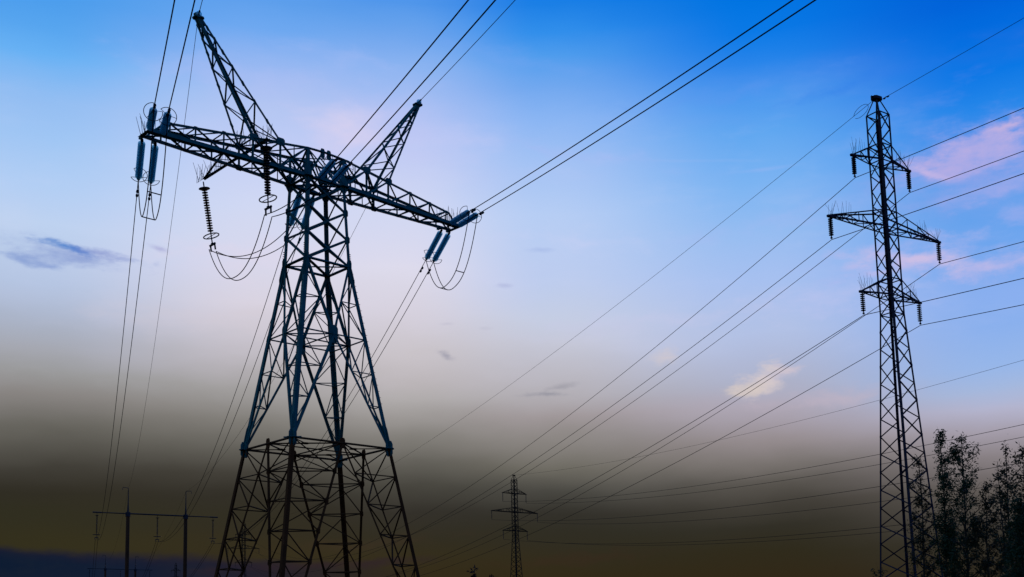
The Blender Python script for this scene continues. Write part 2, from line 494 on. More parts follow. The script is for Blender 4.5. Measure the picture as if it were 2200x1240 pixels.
corners = [(-1, -1), (-1, 1), (1, 1), (1, -1)]


def at_low(su, sv, z):                       # corner chord below the belt
    t = ZR - z
    return T(su * (RU + .165 * t), sv * (RV + .130 * t), z)


def at_up(su, sv, z):                        # corner chord between belt and waist
    t = (z - ZR) / (ZW - ZR)
    return T(su * (RU + (WU - RU) * t), sv * (RV + (WV - RV) * t), z)


def at_col(su, sv, z):
    t = (z - ZW) / (ZC - ZW)
    return T(su * (WU + (CU - WU) * t), sv * (WV + (CV - WV) * t), z)


ZM = 18.55
MB.K = .76
for su, sv in corners:
    mb = MB()
    foot = at_low(su, sv, 0)
    A = lambda t: lerp(T(su * RU, sv * RV, ZR), foot, t)
    B = lambda t: lerp(T(su * RU, 0, ZR), foot + V((0, .10 * sv, 0)), t)
    C = lambda t: lerp(T(0, sv * RV, ZR), foot - V((.10 * su, 0, 0)), t)
    outw = V((su, -sv, 0))
    mb.angle(A(0), A(1), .27, outw)
    mb.angle(B(0), B(1), .125, outw); mb.angle(C(0), C(1), .125, outw)
    ts = [0, .125, .255, .383, .51, .64, .77, .89]
    for t in ts[1:]:
        mb.angle(A(t), B(t), .085); mb.angle(A(t), C(t), .085); mb.angle(B(t), C(t), .10)
    for i in range(len(ts) - 1):
        a, b = ts[i], ts[i + 1]
        mb.angle(A(a), B(b), .085); mb.angle(A(a), C(b), .085)
        P, Q = (C, B) if i % 2 == 0 else (B, C)
        mb.angle(P(a), Q(b), .085)
    gp = mb
    for t in ts[1:]:
        for q in (B(t), C(t)):
            gp.plate(q, foot - T(su * RU, sv * RV, ZR), outw.cross(V((0, 0, 1))), .16, .10, .03)
    mb.build('leg', MAT_STEEL_GRADED, tower)

# belt ring with its inner diamond
mb = MB()
R4 = [T(su * RU, sv * RV, ZR) for su, sv in corners]
MID = [(R4[i] + R4[(i + 1) % 4]) / 2 for i in range(4)]
for i in range(4):
    mb.angle(R4[i], MID[i], .16); mb.angle(MID[i], R4[(i + 1) % 4], .16)
    mb.angle(MID[i], MID[(i + 1) % 4], .11)
for i in range(2): mb.angle(MID[i], MID[i + 2], .10)
DM = [(MID[i] + MID[(i + 1) % 4]) / 2 for i in range(4)]
for i in range(4):
    mb.angle(DM[i], R4[(i + 1) % 4], .08)
for q in DM: mb.plate(q, V((1, 0, 0)), V((0, 1, 0)), .2, .2, .04)
belt = mb.build('belt_frame', MAT_STEEL_GRADED, tower)
for i, (su, sv) in enumerate(corners):
    outw = V((su, -sv, 0)).normalized(); side = outw.cross(V((0, 0, 1)))
    c = R4[i]; gp = MB()
    gp.plate(c + V((su * .02, 0, 0)), V((0, 1, 0)), V((0, 0, 1)), .22, .42, .05)
    gp.plate(c + V((0, -sv * .02, 0)), V((1, 0, 0)), V((0, 0, 1)), .22, .42, .05)
    gp.plate(c, outw, side, .26, .26, .04)
    gp.rod(c - side * .45, c + side * .45, .04)
    gp.build('gusset_plate', MAT_STEEL, belt)
for q in MID:
    gp = MB(); gp.plate(q, V((0, 0, 1)), V((1, .0, 0)) if abs(q.x) < .1 else V((0, 1, 0)), .28, .16, .04)
    gp.build('gusset_plate', MAT_STEEL_GRADED, belt)

# body between the belt and the waist: three chords spread from every corner
mb = MB()
FM = {0: T(-2.04, 0, ZM), 1: T(0, 1.58, ZM), 2: T(2.04, 0, ZM), 3: T(0, -1.58, ZM)}   # face centres
def face_mids(su, sv): return (FM[0] if su < 0 else FM[2]), (FM[1] if sv > 0 else FM[3])
for su, sv in corners:
    outw = V((su, -sv, 0))
    bot, top = T(su * RU, sv * RV, ZR), T(su * WU, sv * WV, ZW)
    mb.angle(bot, top, .30, outw)
    fu, fv = face_mids(su, sv)
    for fm in (fu, fv):
        mb.angle(bot, fm, .17, outw); mb.angle(fm, top, .17, outw)
    cz = at_up(su, sv, ZM)
    for fm in (fu, fv): mb.angle(cz, fm, .11)
    for end, tt in ((bot, [.32, .62]), (top, [.48])):
        ss = [1.0] + [1 - t for t in tt] if end is bot else [1.0, .52]
        prevp = (cz, fu, fv)
        for s_ in ss[1:]:
            z = end.z + (ZM - end.z) * s_
            a = at_up(su, sv, z); b = lerp(end, fu, s_); c = lerp(end, fv, s_)
            mb.angle(a, b, .075); mb.angle(a, c, .075); mb.angle(b, c, .075)
            mb.angle(prevp[0], b, .075); mb.angle(prevp[0], c, .075)
            mb.angle(prevp[1], c, .075)
            prevp = (a, b, c)
        z = end.z + (ZM - end.z) * ss[-1] * .35
        mb.angle(prevp[1], at_up(su, sv, z), .07); mb.angle(prevp[2], at_up(su, sv, z), .07)
for i in range(4): mb.angle(FM[i], FM[(i + 1) % 4], .10)
mb.angle(FM[0], FM[2], .10); mb.angle(FM[1], FM[3], .10)
gp = mb
for su, sv in corners:
    outw = V((su, -sv, 0)).normalized()
    bot, top = T(su * RU, sv * RV, ZR), T(su * WU, sv * WV, ZW)
    for c, d, hw, hl in ((lerp(bot, top, .06), top - bot, .15, .75), (lerp(bot, top, .95), top - bot, .16, .55), (at_up(su, sv, ZM), top - bot, .12, .24)):
        gp.plate(c + V((su * .01, 0, 0)), d, V((0, 1, 0)), hl, hw, .04)
        gp.plate(c + V((0, -sv * .01, 0)), d, V((1, 0, 0)), hl, hw, .04)
for i in (0, 2): gp.plate(FM[i], V((0, 0, 1)), V((0, 1, 0)), .42, .2, .04)
for i in (1, 3): gp.plate(FM[i], V((0, 0, 1)), V((1, 0, 0)), .5, .26, .04)
for z in [15 + .35 * i for i in range(22)]:                      # climbing bolts on two legs
    for su, sv in ((1, 1), (-1, 1)):
        c = at_up(su, sv, z); gp.rod(c, c + V((su * .22, 0, 0)), .012)
mb.build('body_frame', MAT_STEEL, tower)

# square column between waist and crossarm
mb = MB()
zs = [ZW, ZW + (ZC - ZW) / 3, ZW + 2 * (ZC - ZW) / 3, ZC]
for i, (su, sv) in enumerate(corners):
    outw = V((su, -sv, 0))
    mb.angle(at_col(su, sv, ZW - .1), at_col(su, sv, ZC), .24, outw)
    s2, v2 = corners[(i + 1) % 4]
    wide = (sv == v2)
    for k in range(3):
        a0, a1 = at_col(su, sv, zs[k]), at_col(su, sv, zs[k + 1]); b0, b1 = at_col(s2, v2, zs[k]), at_col(s2, v2, zs[k + 1])
        mb.angle(a0, b1, .15 if wide else .11, outw); mb.angle(b0, a1, .13, outw)
    mb.angle(at_col(su, sv, ZW), at_col(s2, v2, ZW), .2)
mb.angle(at_col(-1, -1, ZW), at_col(1, 1, ZW), .1); mb.angle(at_col(-1, 1, ZW), at_col(1, -1, ZW), .13)
gp = mb
for su, sv in corners:
    for z, h in ((zs[1], .2), (zs[2], .2), (ZW, .4), (ZC - .1, .3)):
        c = at_col(su, sv, z)
        gp.plate(c + V((su * .03, 0, 0)), V((0, 0, 1)), V((0, 1, 0)), h, .15, .04)
        gp.plate(c + V((0, -sv * .03, 0)), V((0, 0, 1)), V((1, 0, 0)), h, .15, .04)
        if z == ZC - .1:
            gp.plate(c + V((0, 0, .1)), V((1, 0, 0)), V((0, 1, 0)), .26, .26, .05)
    for k in range(14):                                         # bolt rows at the waist splice
        c = at_col(su, sv, ZW + .5) if k < 5 else at_up(su, sv, ZW - .1)
        z = ZW + .75 - k * .12
        c = at_col(su, sv, z) if z > ZW else at_up(su, sv, z)
        gp.rod(c + V((su * .1, 0, 0)), c + V((su * .17, 0, 0)), .025, 4)
mb.build('column_frame', MAT_STEEL, tower)

# crossarm
UN = [1.155, 2.79, 4.37, 6.0, 7.52, 8.85]
UT = 9.91
def vb(u): return CV + (u - CU) / (UT - CU) * (.40 - CV)
def vt(u): return CV + (u - CU) / (9.15 - CU) * (.50 - CV)
def zt(u):
    return ZT + (u - CU) / (2.79 - CU) * (28.816 - ZT) if u < 2.79 else 28.816 + (u - 2.79) / (9.1 - 2.79) * (27.98 - 28.816)
arm_parts = []
for s in (-1, 1):
    mb = MB()
    tb = lambda u, sd: T(s * u, sd * vb(u), ZC)
    tt_ = lambda u, sd: T(s * u, sd * vt(u), zt(u))
    for sd in (1, -1):
        mb.angle(tb(CU, sd), tb(UT, sd), .30 if sd > 0 else .24, V((0, -sd, -.6)))
        mb.angle(tt_(CU, sd), tt_(9.1, sd), .17, V((0, -sd, .6)))
        mb.angle(tt_(9.1, sd), tb(9.7, sd), .13)
        for i, u in enumerate(UN[1:]):
            mb.angle(tt_(u, sd), tb(u, sd), .12 if i > 1 else .16)
            u0 = UN[i]
            if i < 2: mb.angle(tb(u0, sd), tt_(u, sd), .16)
            else: mb.angle(tt_(u, sd), tb(u0, sd), .13)
            if i < 1: mb.angle(tt_(u0, sd), tb(u, sd), .13)
    for i in range(len(UN) - 1):
        u0, u1 = UN[i], UN[i + 1]; um = (u0 + u1) / 2
        f = 1 if i % 2 else -1
        mb.angle(tb(u0, f), tb(u1, -f), .12); mb.angle(tb(u0, -f), tb(u0, f), .11)
        mb.angle(tb(um, -1), tb(um, 1), .08)
        mb.angle(tt_(u0, 1), tt_(u1, -1), .09); mb.angle(tt_(u1, -1), tt_(u1, 1), .09)
        if i < 2:
            mb.angle(tb(u0, 1), tt_(u1, -1), .08); mb.angle(tt_(u0, 1), tb(u1, -1), .08)
            mb.angle(tb(um, 1), lerp(tt_(u0, 1), tt_(u1, 1), .5), .07); mb.angle(tb(um, -1), lerp(tt_(u0, -1), tt_(u1, -1), .5), .07)
    mb.angle(tb(8.85, 1), tb(UT, -1), .1)
    mb.angle(tb(9.4, -1), tb(9.4, 1), .1)
    mb.angle(T(s * UT, .52, ZC), T(s * UT, -.55, ZC), .2)
    mb.angle(T(s * 9.1, .5, zt(9.1)), T(s * 9.1, -.5, zt(9.1)), .1)
    gp = mb
    for sd in (1, -1):
        for u, r in ((2.79, .24), (4.37, .22)):
            gp.plate(tt_(u, sd) + V((0, -sd * .03, 0)), V((1, 0, 0)), V((0, 0, 1)), r, r * .9, .05)
            gp.plate(tb(u, sd) + V((0, -sd * .03, .05)), V((1, 0, 0)), V((0, 0, 1)), r * .9, r * .7, .05)
        for u in UN[3:]:
            gp.plate(tt_(u, sd), V((1, 0, 0)), V((0, 0, 1)), .11, .07, .04)
            gp.plate(tb(u, sd), V((1, 0, 0)), V((0, 0, 1)), .14, .08, .04)
        for u in (UT - .06, UT - .76):
            gp.plate(tb(u, sd) + V((0, -sd * .12, 0)), V((0, 1, 0)), V((0, 0, 1)), .2, .1, .08)
    arm = mb.build('crossarm', MAT_STEEL, tower)
    arm_parts.append(arm)
# middle bay over the column
mb = MB()
for i, (su, sv) in enumerate(corners):
    b, t = T(su * CU, sv * CV, ZC), T(su * CU, sv * CV, ZT)
    mb.angle(b, t, .22, V((su, -sv, 0)))
    s2, v2 = corners[(i + 1) % 4]
    b2, t2 = T(s2 * CU, v2 * CV, ZC), T(s2 * CU, v2 * CV, ZT)
    mb.angle(b, b2, .26 if sv == v2 else .2); 
    if sv == v2:
        pk = T(0, sv * CV, ZT + .05)
        mb.angle(t, pk, .17); mb.angle(pk, t2, .17)
        mb.angle(b, T(su * .2, sv * CV, ZT), .15); mb.angle(b2, T(s2 * .2, sv * CV, ZT), .15)
        mb.angle(t, (b + b2) / 2, .12); mb.angle(t2, (b + b2) / 2, .12)
    else:
        mb.angle(t, t2, .13); mb.angle(b, t2, .12); mb.angle(t, b2, .12)
    mb.angle(b, T(0, 0, ZC + .02), .16); mb.angle(t, T(-su * CU, -sv * CV, ZT - .02), .08)
    mb.angle(b, T(0, sv * .3, ZT - .05), .09)
mb.angle(T(-CU, 0, ZC), T(CU, 0, ZC), .14); mb.angle(T(0, -CV, ZC - .02), T(0, CV, ZC - .02), .16)
gp = mb
for sv in (1, -1):
    for q in (-.2, .2): gp.plate(T(q, sv * CV, ZT - .05), V((0, 0, 1)), V((1, 0, 0)), .28, .13, .04)
    for su in (1, -1):
        gp.plate(T(su * CU, sv * (CV + .03), ZC + .1), V((0, 0, 1)), V((1, 0, 0)), .42, .24, .05)
    gp.plate(T(0, sv * (CV + .03), ZC), V((1, 0, 0)), V((0, 0, 1)), .7, .16, .05)
for sv in (1, -1):
    gp.plate(T(CU, -CV * .98, ZC - .06), V((1, 0, 0)), V((0, 1, 0)), .32, .28, .06)
mb.build('crossarm_middle', MAT_STEEL, tower)

# the two horns that carry the earth wires
TIPS = {}
for s in (-1, 1):
    mb = MB()
    tip = T(s * 7.17, 0, 34.54)
    B4 = {(o, v): T(s * (4.37 if o else 2.79), v * (.754 if o else .804), 28.596 if o else 28.816) for o in (0, 1) for v in (-1, 1)}
    ch = {k: (lambda t, k=k: lerp(B4[k], tip + V((s * (.10 if k[0] else -.10), -k[1] * .09, 0)), t)) for k in B4}
    for k in ch: mb.angle(ch[k](0), ch[k](1), .15, V((s * (1 if k[0] else -1), -k[1], 0)))
    ts = [0, .17, .33, .48, .61, .73, .83, .92, 1]
    for n_, (k1, k2) in enumerate((((0, 1), (1, 1)), ((1, 1), (1, -1)), ((1, -1), (0, -1)), ((0, -1), (0, 1)))):
        zig(mb, ch[k1], ch[k2], ts, .085, n_ % 2)
    for k1, k2 in (((0, 1), (1, 1)), ((1, 1), (1, -1)), ((1, -1), (0, -1)), ((0, -1), (0, 1))):
        mb.angle(B4[k1], B4[k2], .12)
    gp = mb
    ax = (tip - T(s * 3.58, 0, 28.7)).normalized()
    gp.plate(tip - ax * .1, ax, V((0, 1, 0)), .38, .14, .2)
    gp.plate(tip + V((0, 0, .0)), V((1, 0, 0)), V((0, 1, 0)), .26, .26, .06)
    for k in ch:
        for t in ts[1:-1]: gp.plate(ch[k](t), ax, V((0, 1, 0)), .14, .09, .03)
    mb.build('earthwire_peak', MAT_STEEL, tower)
    TIPS[s] = TM @ (tip + V((0, 0, .1)))

# long bracket beam that carries the two jumper strings
mb = MB()
ZB = 28.80
tipb = T(-3.47, -6.32, ZB)
mb.angle(T(-3.74, 1.05, 28.64), tipb, .2, V((0, 0, 1)))
mb.angle(T(-3.60, 1.05, 28.64), tipb, .12, V((0, 0, 1)))
mb.angle(tipb, T(-5.0, -.62, 28.5), .12)
for t in (.2, .4, .6, .8): mb.angle(lerp(tipb, T(-5.0, -.62, 28.5), t), lerp(tipb, T(-3.47, -.62, ZB), t), .05)
brk = mb.build('jumper_bracket', MAT_STEEL, tower)


def spikes(parent, base, axis, n, length, spread, seed, r=.017):
    """a row of bird-deterrent wires standing on a member"""
    rnd = random.Random(seed); mb = MB(); axis = V(axis)
    for i in range(n):
        p = V(base) + axis * ((i / max(1, n - 1)) - .5)
        d = V((rnd.uniform(-spread, spread), rnd.uniform(-spread, spread), 1)).normalized()
        mb.rod(p, p + d * length * rnd.uniform(.7, 1.1), r, 3, r * .6)
    return mb.build('bird_spike', MAT_SPIKE, parent)


spikes(arm_parts[0], T(-9.8, 0, ZC), T(0, 1.2, 0), 9, 1.15, .25, 1)
spikes(arm_parts[0], T(-9.3, 0, ZC), T(1.1, .4, 0), 10, 1.2, .3, 2)
spikes(arm_parts[1], T(9.2, .2, ZC + .1), T(1.4, .2, 0), 9, 1.1, .1, 3)
spikes(arm_parts[1], T(9.75, 0, ZC), T(0, 1, 0), 7, 1.1, .35, 4)
spikes(brk, tipb, T(0, 1.5, 0), 13, 1.05, .4, 5)
spikes(brk, T(-3.47, -4.6, ZB), T(0, 2.2, 0), 12, .9, .3, 6)
spikes(brk, T(-3.6, .3, ZB), T(0, 1.8, 0), 14, .8, .45, 7)
spikes(brk, T(-4.2, -.5, 28.6), T(1.2, .5, 0), 14, .9, .3, 8)


MB.K = .85
# ---------------------------------------------------------------- insulator strings and wires
def orient(d):
    return V(d).normalized().to_track_quat('Z', 'Y')


N_DISC, PITCH_D = 22, .14
def tension_meshes():
    d = MB()
    for i in range(N_DISC):
        o = V((0, 0, .42 + i * PITCH_D))
        d.lathe([(.03, .0), (.10, .012), (.175, .045), (.185, .07), (.15, .075), (.05, .08)], 12, o)
    f = MB()
    f.rod((0, 0, 0), (0, 0, .42), .035); f.plate((0, 0, .2), V((0, 0, 1)), V((1, 0, 0)), .16, .07, .05)
    f.rod((0, 0, .40), (0, 0, .42 + N_DISC * PITCH_D), .042, 6)
    for i in range(N_DISC): f.lathe([(.02, 0), (.06, .0), (.065, .05), (.03, .065)], 7, V((0, 0, .42 + i * PITCH_D + .05)))
    e = .42 + N_DISC * PITCH_D
    f.rod((0, 0, e), (0, 0, e + .3), .05, 6, .035); f.plate((0, 0, e + .12), V((0, 0, 1)), V((1, 0, 0)), .16, .08, .05)
    r = MB()
    pts = [(.42 * cos(a), .42 * sin(a), e - .22) for a in [radians(k) for k in range(20, 301, 14)]]
    r.tube(pts, .018, 5)
    for a in (20, 160, 300):
        r.rod((.05 * cos(radians(a)), .05 * sin(radians(a)), e - .02), (.42 * cos(radians(a)), .42 * sin(radians(a)), e - .22), .014)
    return d.mesh('disc_stack', MAT_GLASS, True), f.mesh('link_fitting', MAT_IRON), r.mesh('grading_ring', MAT_IRON), e + .3


TD, TF, TR, T_LEN = tension_meshes()


def tension_string(p, d, label, roll=0.0, group='glass tension insulator strings on the big pylon'):
    o = thing('insulator_string', label, 'insulator', p, 0, group)
    o.rotation_mode = 'QUATERNION'
    o.rotation_quaternion = orient(d) @ Matrix.Rotation(roll, 4, 'Z').to_quaternion()
    for n_, me in (('disc_stack', TD), ('link_fitting', TF), ('grading_ring', TR)): link(n_, me, o)
    return V(p) + V(d).normalized() * T_LEN


def parabola(P, Q, sag, n=70, pw=1.0):
    return [lerp(P, Q, (i / n) ** pw) - V((0, 0, 4 * sag * (i / n) ** pw * (1 - (i / n) ** pw))) for i in range(n + 1)]


def wire(name, label, cat, pts, r, group=None, damper=None):
    base = pts[0]
    mb = MB(); mb.tube([p - base for p in pts], r, 5)
    o = mb.build(name, MAT_WIRE, None, True); o.location = base
    tag(o, label, cat, group)
    if damper:
        k = MB(); c = V(damper) - base
        d = (pts[1] - pts[0]).normalized()
        # stockbridge damper: two weights on a short messenger below the wire
        n = V((0, 0, -1)); c0 = c + n * .10
        k.rod(c, c0, .03); k.rod(c0 - d * .24, c0 + d * .24, .015)
        for s_ in (-1, 1): k.rod(c0 + d * (.15 * s_), c0 + d * (.30 * s_), .075, 7, .06)
        k.build('vibration_damper', MAT_IRON, o)
    return o


# direction and steepness of the near spans where they leave the pylon
hn = V((sin(.411), -cos(.411), 0)); TAN_N = .176


def near_span(P, tan, L_=400.0, n=90):
    Q = P + hn * L_
    return parabola(P, Q, tan * L_ / 4, n, 1.8)


# portal pylons the far spans run to
H1 = (-72.574, 194.645, .665, 26.144, 30.512)
H2 = (-146.371, 361.951, .823, 30.181, 34.391)


def portal(H, label):
    x, y, th, za, ztop = H
    gz = ground_z(x, y) - .3
    o = thing('portal_pylon', label, 'pylon', (x, y, gz), th, 'two-legged concrete portal pylons')
    za -= gz; ztop -= gz
    for s in (-1, 1):
        mb = MB(); px = 4.9 * s
        mb.lathe([(.36, 0), (.30, za), (.0, za)], 12, V((px * 1.0, 0, 0)))
        p = mb.build('pole', MAT_CONC, o, True)
        k = MB(); k.rod((px, 0, za - .1), (px, 0, za + 1.6), .2, 6, .11); k.rod((px, 0, za + 1.6), (px, 0, ztop), .10, 6, .055)
        k.rod((px, 0, ztop), (px + s * .9, 0, ztop + .12), .05); k.rod((px + s * .9, 0, ztop + .12), (px + s * 1.0, 0, ztop - .35), .04)
        k.build('peak_mast', MAT_IRON, p)
    mb = MB()
    for sy in (-.25, .25):
        mb.rod((-10, sy * .3, za), (-4.9, sy, za), .07); mb.rod((-4.9, sy, za), (4.9, sy, za), .09); mb.rod((4.9, sy, za), (10, sy * .3, za), .07)
    for i in range(16):
        u = -8.5 + i * 17 / 15; mb.rod((u, -.22, za), (u + .55, .22, za), .04)
    for u in (-9.9, 0, 9.9): mb.rod((u - .7, 0, za), (u + .7, 0, za), .12)
    for s in (-1, 1):
        mb.rod((4.9 * s, 0, za - .5), (4.9 * s, 0, za + .25), .42, 10)
    mb.build('crossarm', MAT_IRON, o)
    return o


portal(H1, 'concrete portal pylon with two poles and one long crossarm, left of the big pylon')
portal(H2, 'small distant concrete portal pylon low on the horizon, behind the nearer portal pylon')


def HW(H, u, z): return V((H[0] + u * cos(H[2]), H[1] + u * sin(H[2]), H[3] + z))


def hang_meshes(L_, n, r, mat, ring):
    d = MB()
    t0 = .45 if ring else .16
    pz = (L_ - t0 - (.75 if ring else .22)) / n
    h = pz * .42
    for i in range(n):
        d.lathe([(.05, 0), (r * .55, -.01), (r, -h * .55), (r * .97, -h), (r * .5, -h * .8), (.05, -h * .9)], 12, V((0, 0, -t0 - i * pz)))
    f = MB(); f.rod((0, 0, 0), (0, 0, -L_ + .12), .035, 6)
    f.rod((0, 0, -t0), (0, 0, -t0 - n * pz), r * .27, 7)
    f.rod((-.05, 0, -L_ + .1), (.05, 0, -L_ + .1), .08)
    me = [('disc_stack', d.mesh('disc_stack', mat, True)), ('link_fitting', f.mesh('link_fitting', MAT_IRON))]
    if ring:
        k = MB()
        k.tube([(.62 * cos(a), .36 * sin(a), -L_ + .55) for a in [2 * pi * i / 18 for i in range(18)]], .035, 5, True)
        k.rod((-.62, 0, -L_ + .55), (.62, 0, -L_ + .55), .02); k.rod((0, 0, -L_ + .55), (0, 0, -L_), .03)
        f2 = MB(); f2.lathe([(.0, -.36), (.30, -.38), (.32, -.42), (.0, -.44)], 14)
        k.rod((-.3, 0, -L_ + .05), (.3, 0, -L_ + .05), .07); k.rod((-.25, 0, -L_), (-.25, 0, -L_ - .3), .05); k.rod((.25, 0, -L_), (.25, 0, -L_ - .3), .05)
        me.append(('grading_ring', k.mesh('grading_ring', MAT_IRON))); me.append(('cap_plate', f2.mesh('cap_plate', MAT_IRON)))
    return me


def hang(meshes, p, label, group, lean=None, rz=0.0):
    o = thing('insulator_string', label, 'insulator', p, 0, group)
    if lean is not None:
        o.rotation_mode = 'QUATERNION'
        o.rotation_quaternion = (-V(lean)).to_track_quat('Z', 'Y')
    else:
        o.rotation_euler = (0, 0, rz)
    for n_, me in meshes: link(n_, me, o)
    return o


PH = hang_meshes(4.2, 20, .15, MAT_PORC, True)
for H, who in ((H1, 'near portal pylon'), (H2, 'small distant portal pylon')):
    for u, nm in ((-9.9, 'left end'), (0.05, 'middle'), (9.75, 'right end')):
        hang(PH, HW(H, u, -.1), f'long suspension insulator under the crossarm {nm} of the {who}', 'suspension strings on the portal pylons', rz=H[2])

# ---- main line: six tension strings towards the camera, six away from it
R_W = .027
ends = {}
for key, us, v in (('left', (-9.85, -9.16), None), ('mid', (-.42, .42), None), ('right', (9.25, 9.88), None)):
    hu = {'left': -9.9, 'mid': .05, 'right': 9.75}[key]
    where = {'left': 'left crossarm end', 'mid': 'crossarm middle', 'right': 'right crossarm end'}[key]
    for i, u in enumerate(us):
        nth = ('left', 'right')[i]
        # near side
        vv = .95 if key == 'mid' else .40
        P = TW(u, vv, ZC + (.05 if key != 'mid' else .1))
        tan = TAN_N
        d = hn + V((0, 0, -tan * .985))
        e = tension_string(P, d, f'blue glass insulator at the {where}, {nth} of the pair slanting up', 1.2 + 2.2 * i)
        pts = near_span(e, tan)
        wire('conductor', f'conductor rising from the {where} of the big pylon, {nth} of its pair', 'power line', pts, R_W,
             'conductors of the big pylon, camera side', pts[1].lerp(pts[2], .2) if False else e + d.normalized() * .75)
        ends[(key, i, 'n')] = e
        # far side
        P = TW(u, -vv, ZC - .1)
        Q = HW(H1, hu + (-.2 if i == 0 else .2), -4.6)
        sag = {'left': 5.5, 'mid': 5.5, 'right': 5.5}[key]
        d = (Q - P) - V((0, 0, 4 * sag)); d.normalize()
        e = tension_string(P, d, f'blue glass insulator at the {where}, {nth} of the pair slanting down', .6 + 2.4 * i)
        pts = parabola(e, Q, sag * .94)
        wire('conductor', f'conductor descending from the {where} to the portal pylon, {nth} of its pair', 'power line', pts, R_W * .85,
             'conductors between the big pylon and the portal pylon', e + d * 1.1)
        ends[(key, i, 'f')] = e
        Q2 = HW(H2, hu + (-.2 if i == 0 else .2), -4.6)
        wire('conductor', f'faint conductor beyond the {("left", "middle", "right")[("left", "mid", "right").index(key)]} string of the near portal pylon, {nth} of its pair', 'power line',
             parabola(Q, Q2, 6.0, 40), .03, 'conductors between the portal pylons')
# earth wires
G = MB()
G.lathe([(.03, 0), (.13, .03), (.16, .08), (.12, .11), (.03, .11)], 12, V((0, 0, .25)))
G_D = G.mesh('disc_stack', MAT_GLASS, True)
G = MB(); G.rod((0, 0, 0), (0, 0, .62), .03); G.rod((0, 0, .62), (0, 0, .8), .05)
G_F = G.mesh('link_fitting', MAT_IRON)
for s, nm in ((-1, 'left'), (1, 'right')):
    tip = TIPS[s]
    dn = (hn + V((0, 0, -TAN_N))).normalized()
    Q = V((H1[0] + 4.9 * s * cos(H1[2]), H1[1] + 4.9 * s * sin(H1[2]), H1[4]))
    dfar = ((Q - tip) - V((0, 0, 4 * 4.0))).normalized()
    for d, side in ((dn, 'upper'), (dfar, 'lower')):
        o = thing('insulator_string', f'small glass disc insulator on the tip of the {nm} horn, {side} one', 'insulator', tip, 0, 'earth wire insulators on the horn tips')
        o.rotation_mode = 'QUATERNION'; o.rotation_quaternion = orient(d)
        link('disc_stack', G_D, o); link('link_fitting', G_F, o)
    wire('earth_wire', f'thin earth wire rising from the {nm} horn tip of the big pylon', 'power line', near_span(tip + dn * .75, TAN_N), .018, 'earth wires of the big pylon')
    wire('earth_wire', f'earth wire from the {nm} horn tip to the {nm} portal pole', 'power line', parabola(tip + dfar * .75, Q, 3.9), .014, 'earth wires of the big pylon')
    Q2 = V((H2[0] + 4.9 * s * cos(H2[2]), H2[1] + 4.9 * s * sin(H2[2]), H2[4]))
    wire('earth_wire', f'faint earth wire between the {nm} poles of the two portal pylons', 'power line', parabola(Q, Q2, 5.0, 40), .014, 'earth wires between the portal pylons')

# jumper strings on the bracket
S1_top, S1_bot = TW(-3.47, -6.32, ZB - .15), TW(-2.86, -6.3, 24.98)
S2_top, S2_bot = TW(-3.76, .97, 28.52), TW(-3.61, .97, 24.72)
JM = hang_meshes(3.72, 17, .17, MAT_PORC, True)
hang(JM, S1_top, 'dark ribbed insulator string hanging from the far tip of the bracket beam', 'jumper insulator strings on the bracket', S1_bot - S1_top)
hang(JM, S2_top, 'dark ribbed insulator string hanging in front of the left crossarm, nearer the column', 'jumper insulator strings on the bracket', S2_bot - S2_top)


def loop(P, Q, sag, n=36, e=2.4, push=V((0, 0, 0))):
    out_ = []
    for i in range(n + 1):
        t = i / n; k = 1 - abs(2 * t - 1) ** e
        out_.append(lerp(P, Q, t) + V((0, 0, -sag * k)) + push * k)
    return out_


for key, sag, txt in (('left', 3.3, 'left'), ('right', 3.0, 'right')):
    for i in range(2):
        P, Q = ends[(key, i, 'n')], ends[(key, i, 'f')]
        o = wire('jumper_cable', f'jumper cable looping under the {txt} crossarm end, {"outer" if (i == 0) == (key == "left") else "inner"} one', 'cable', loop(P, Q, sag), .026, 'jumper loops at the crossarm ends')
        if i == 0:
            a = loop(P, Q, sag); b = loop(ends[(key, 1, 'n')], ends[(key, 1, 'f')], sag); base = a[0]
            for q in (11, 24):
                k = MB(); k.rod(a[q] - base, b[q] - base, .03); k.build('spacer', MAT_IRON, o)
for i in range(2):
    off = TM.to_3x3() @ V((-.22 + .44 * i, 0, 0))
    s1, s2 = S1_bot + off + V((0, 0, -.3)), S2_bot + off + V((0, 0, -.3))
    pts = loop(ends[('mid', i, 'n')], s2, .45, 20, 2.2) + loop(s2, s1, 2.5, 40, 2.2)[1:] + loop(s1, ends[('mid', i, 'f')], 1.0, 24, 2.0)[1:]
    wire('jumper_cable', f'jumper cable between the two dark insulator strings left of the column, {("left", "right")[i]} one', 'cable', pts, .026, 'jumper cables round the column')

# ---------------------------------------------------------------- double-circuit suspension pylons
RT = dict(X=23.647, Y=81.628, th=.573, b1=.577, b3=.589, bw=.6, sl=.047, z1=40.522, z=[(38.019, 36.706), (32.789, 31.489), (27.563, 26.271)], zw=24.937, ztop=41.857, ua=[2.945, 5.774, 3.017])


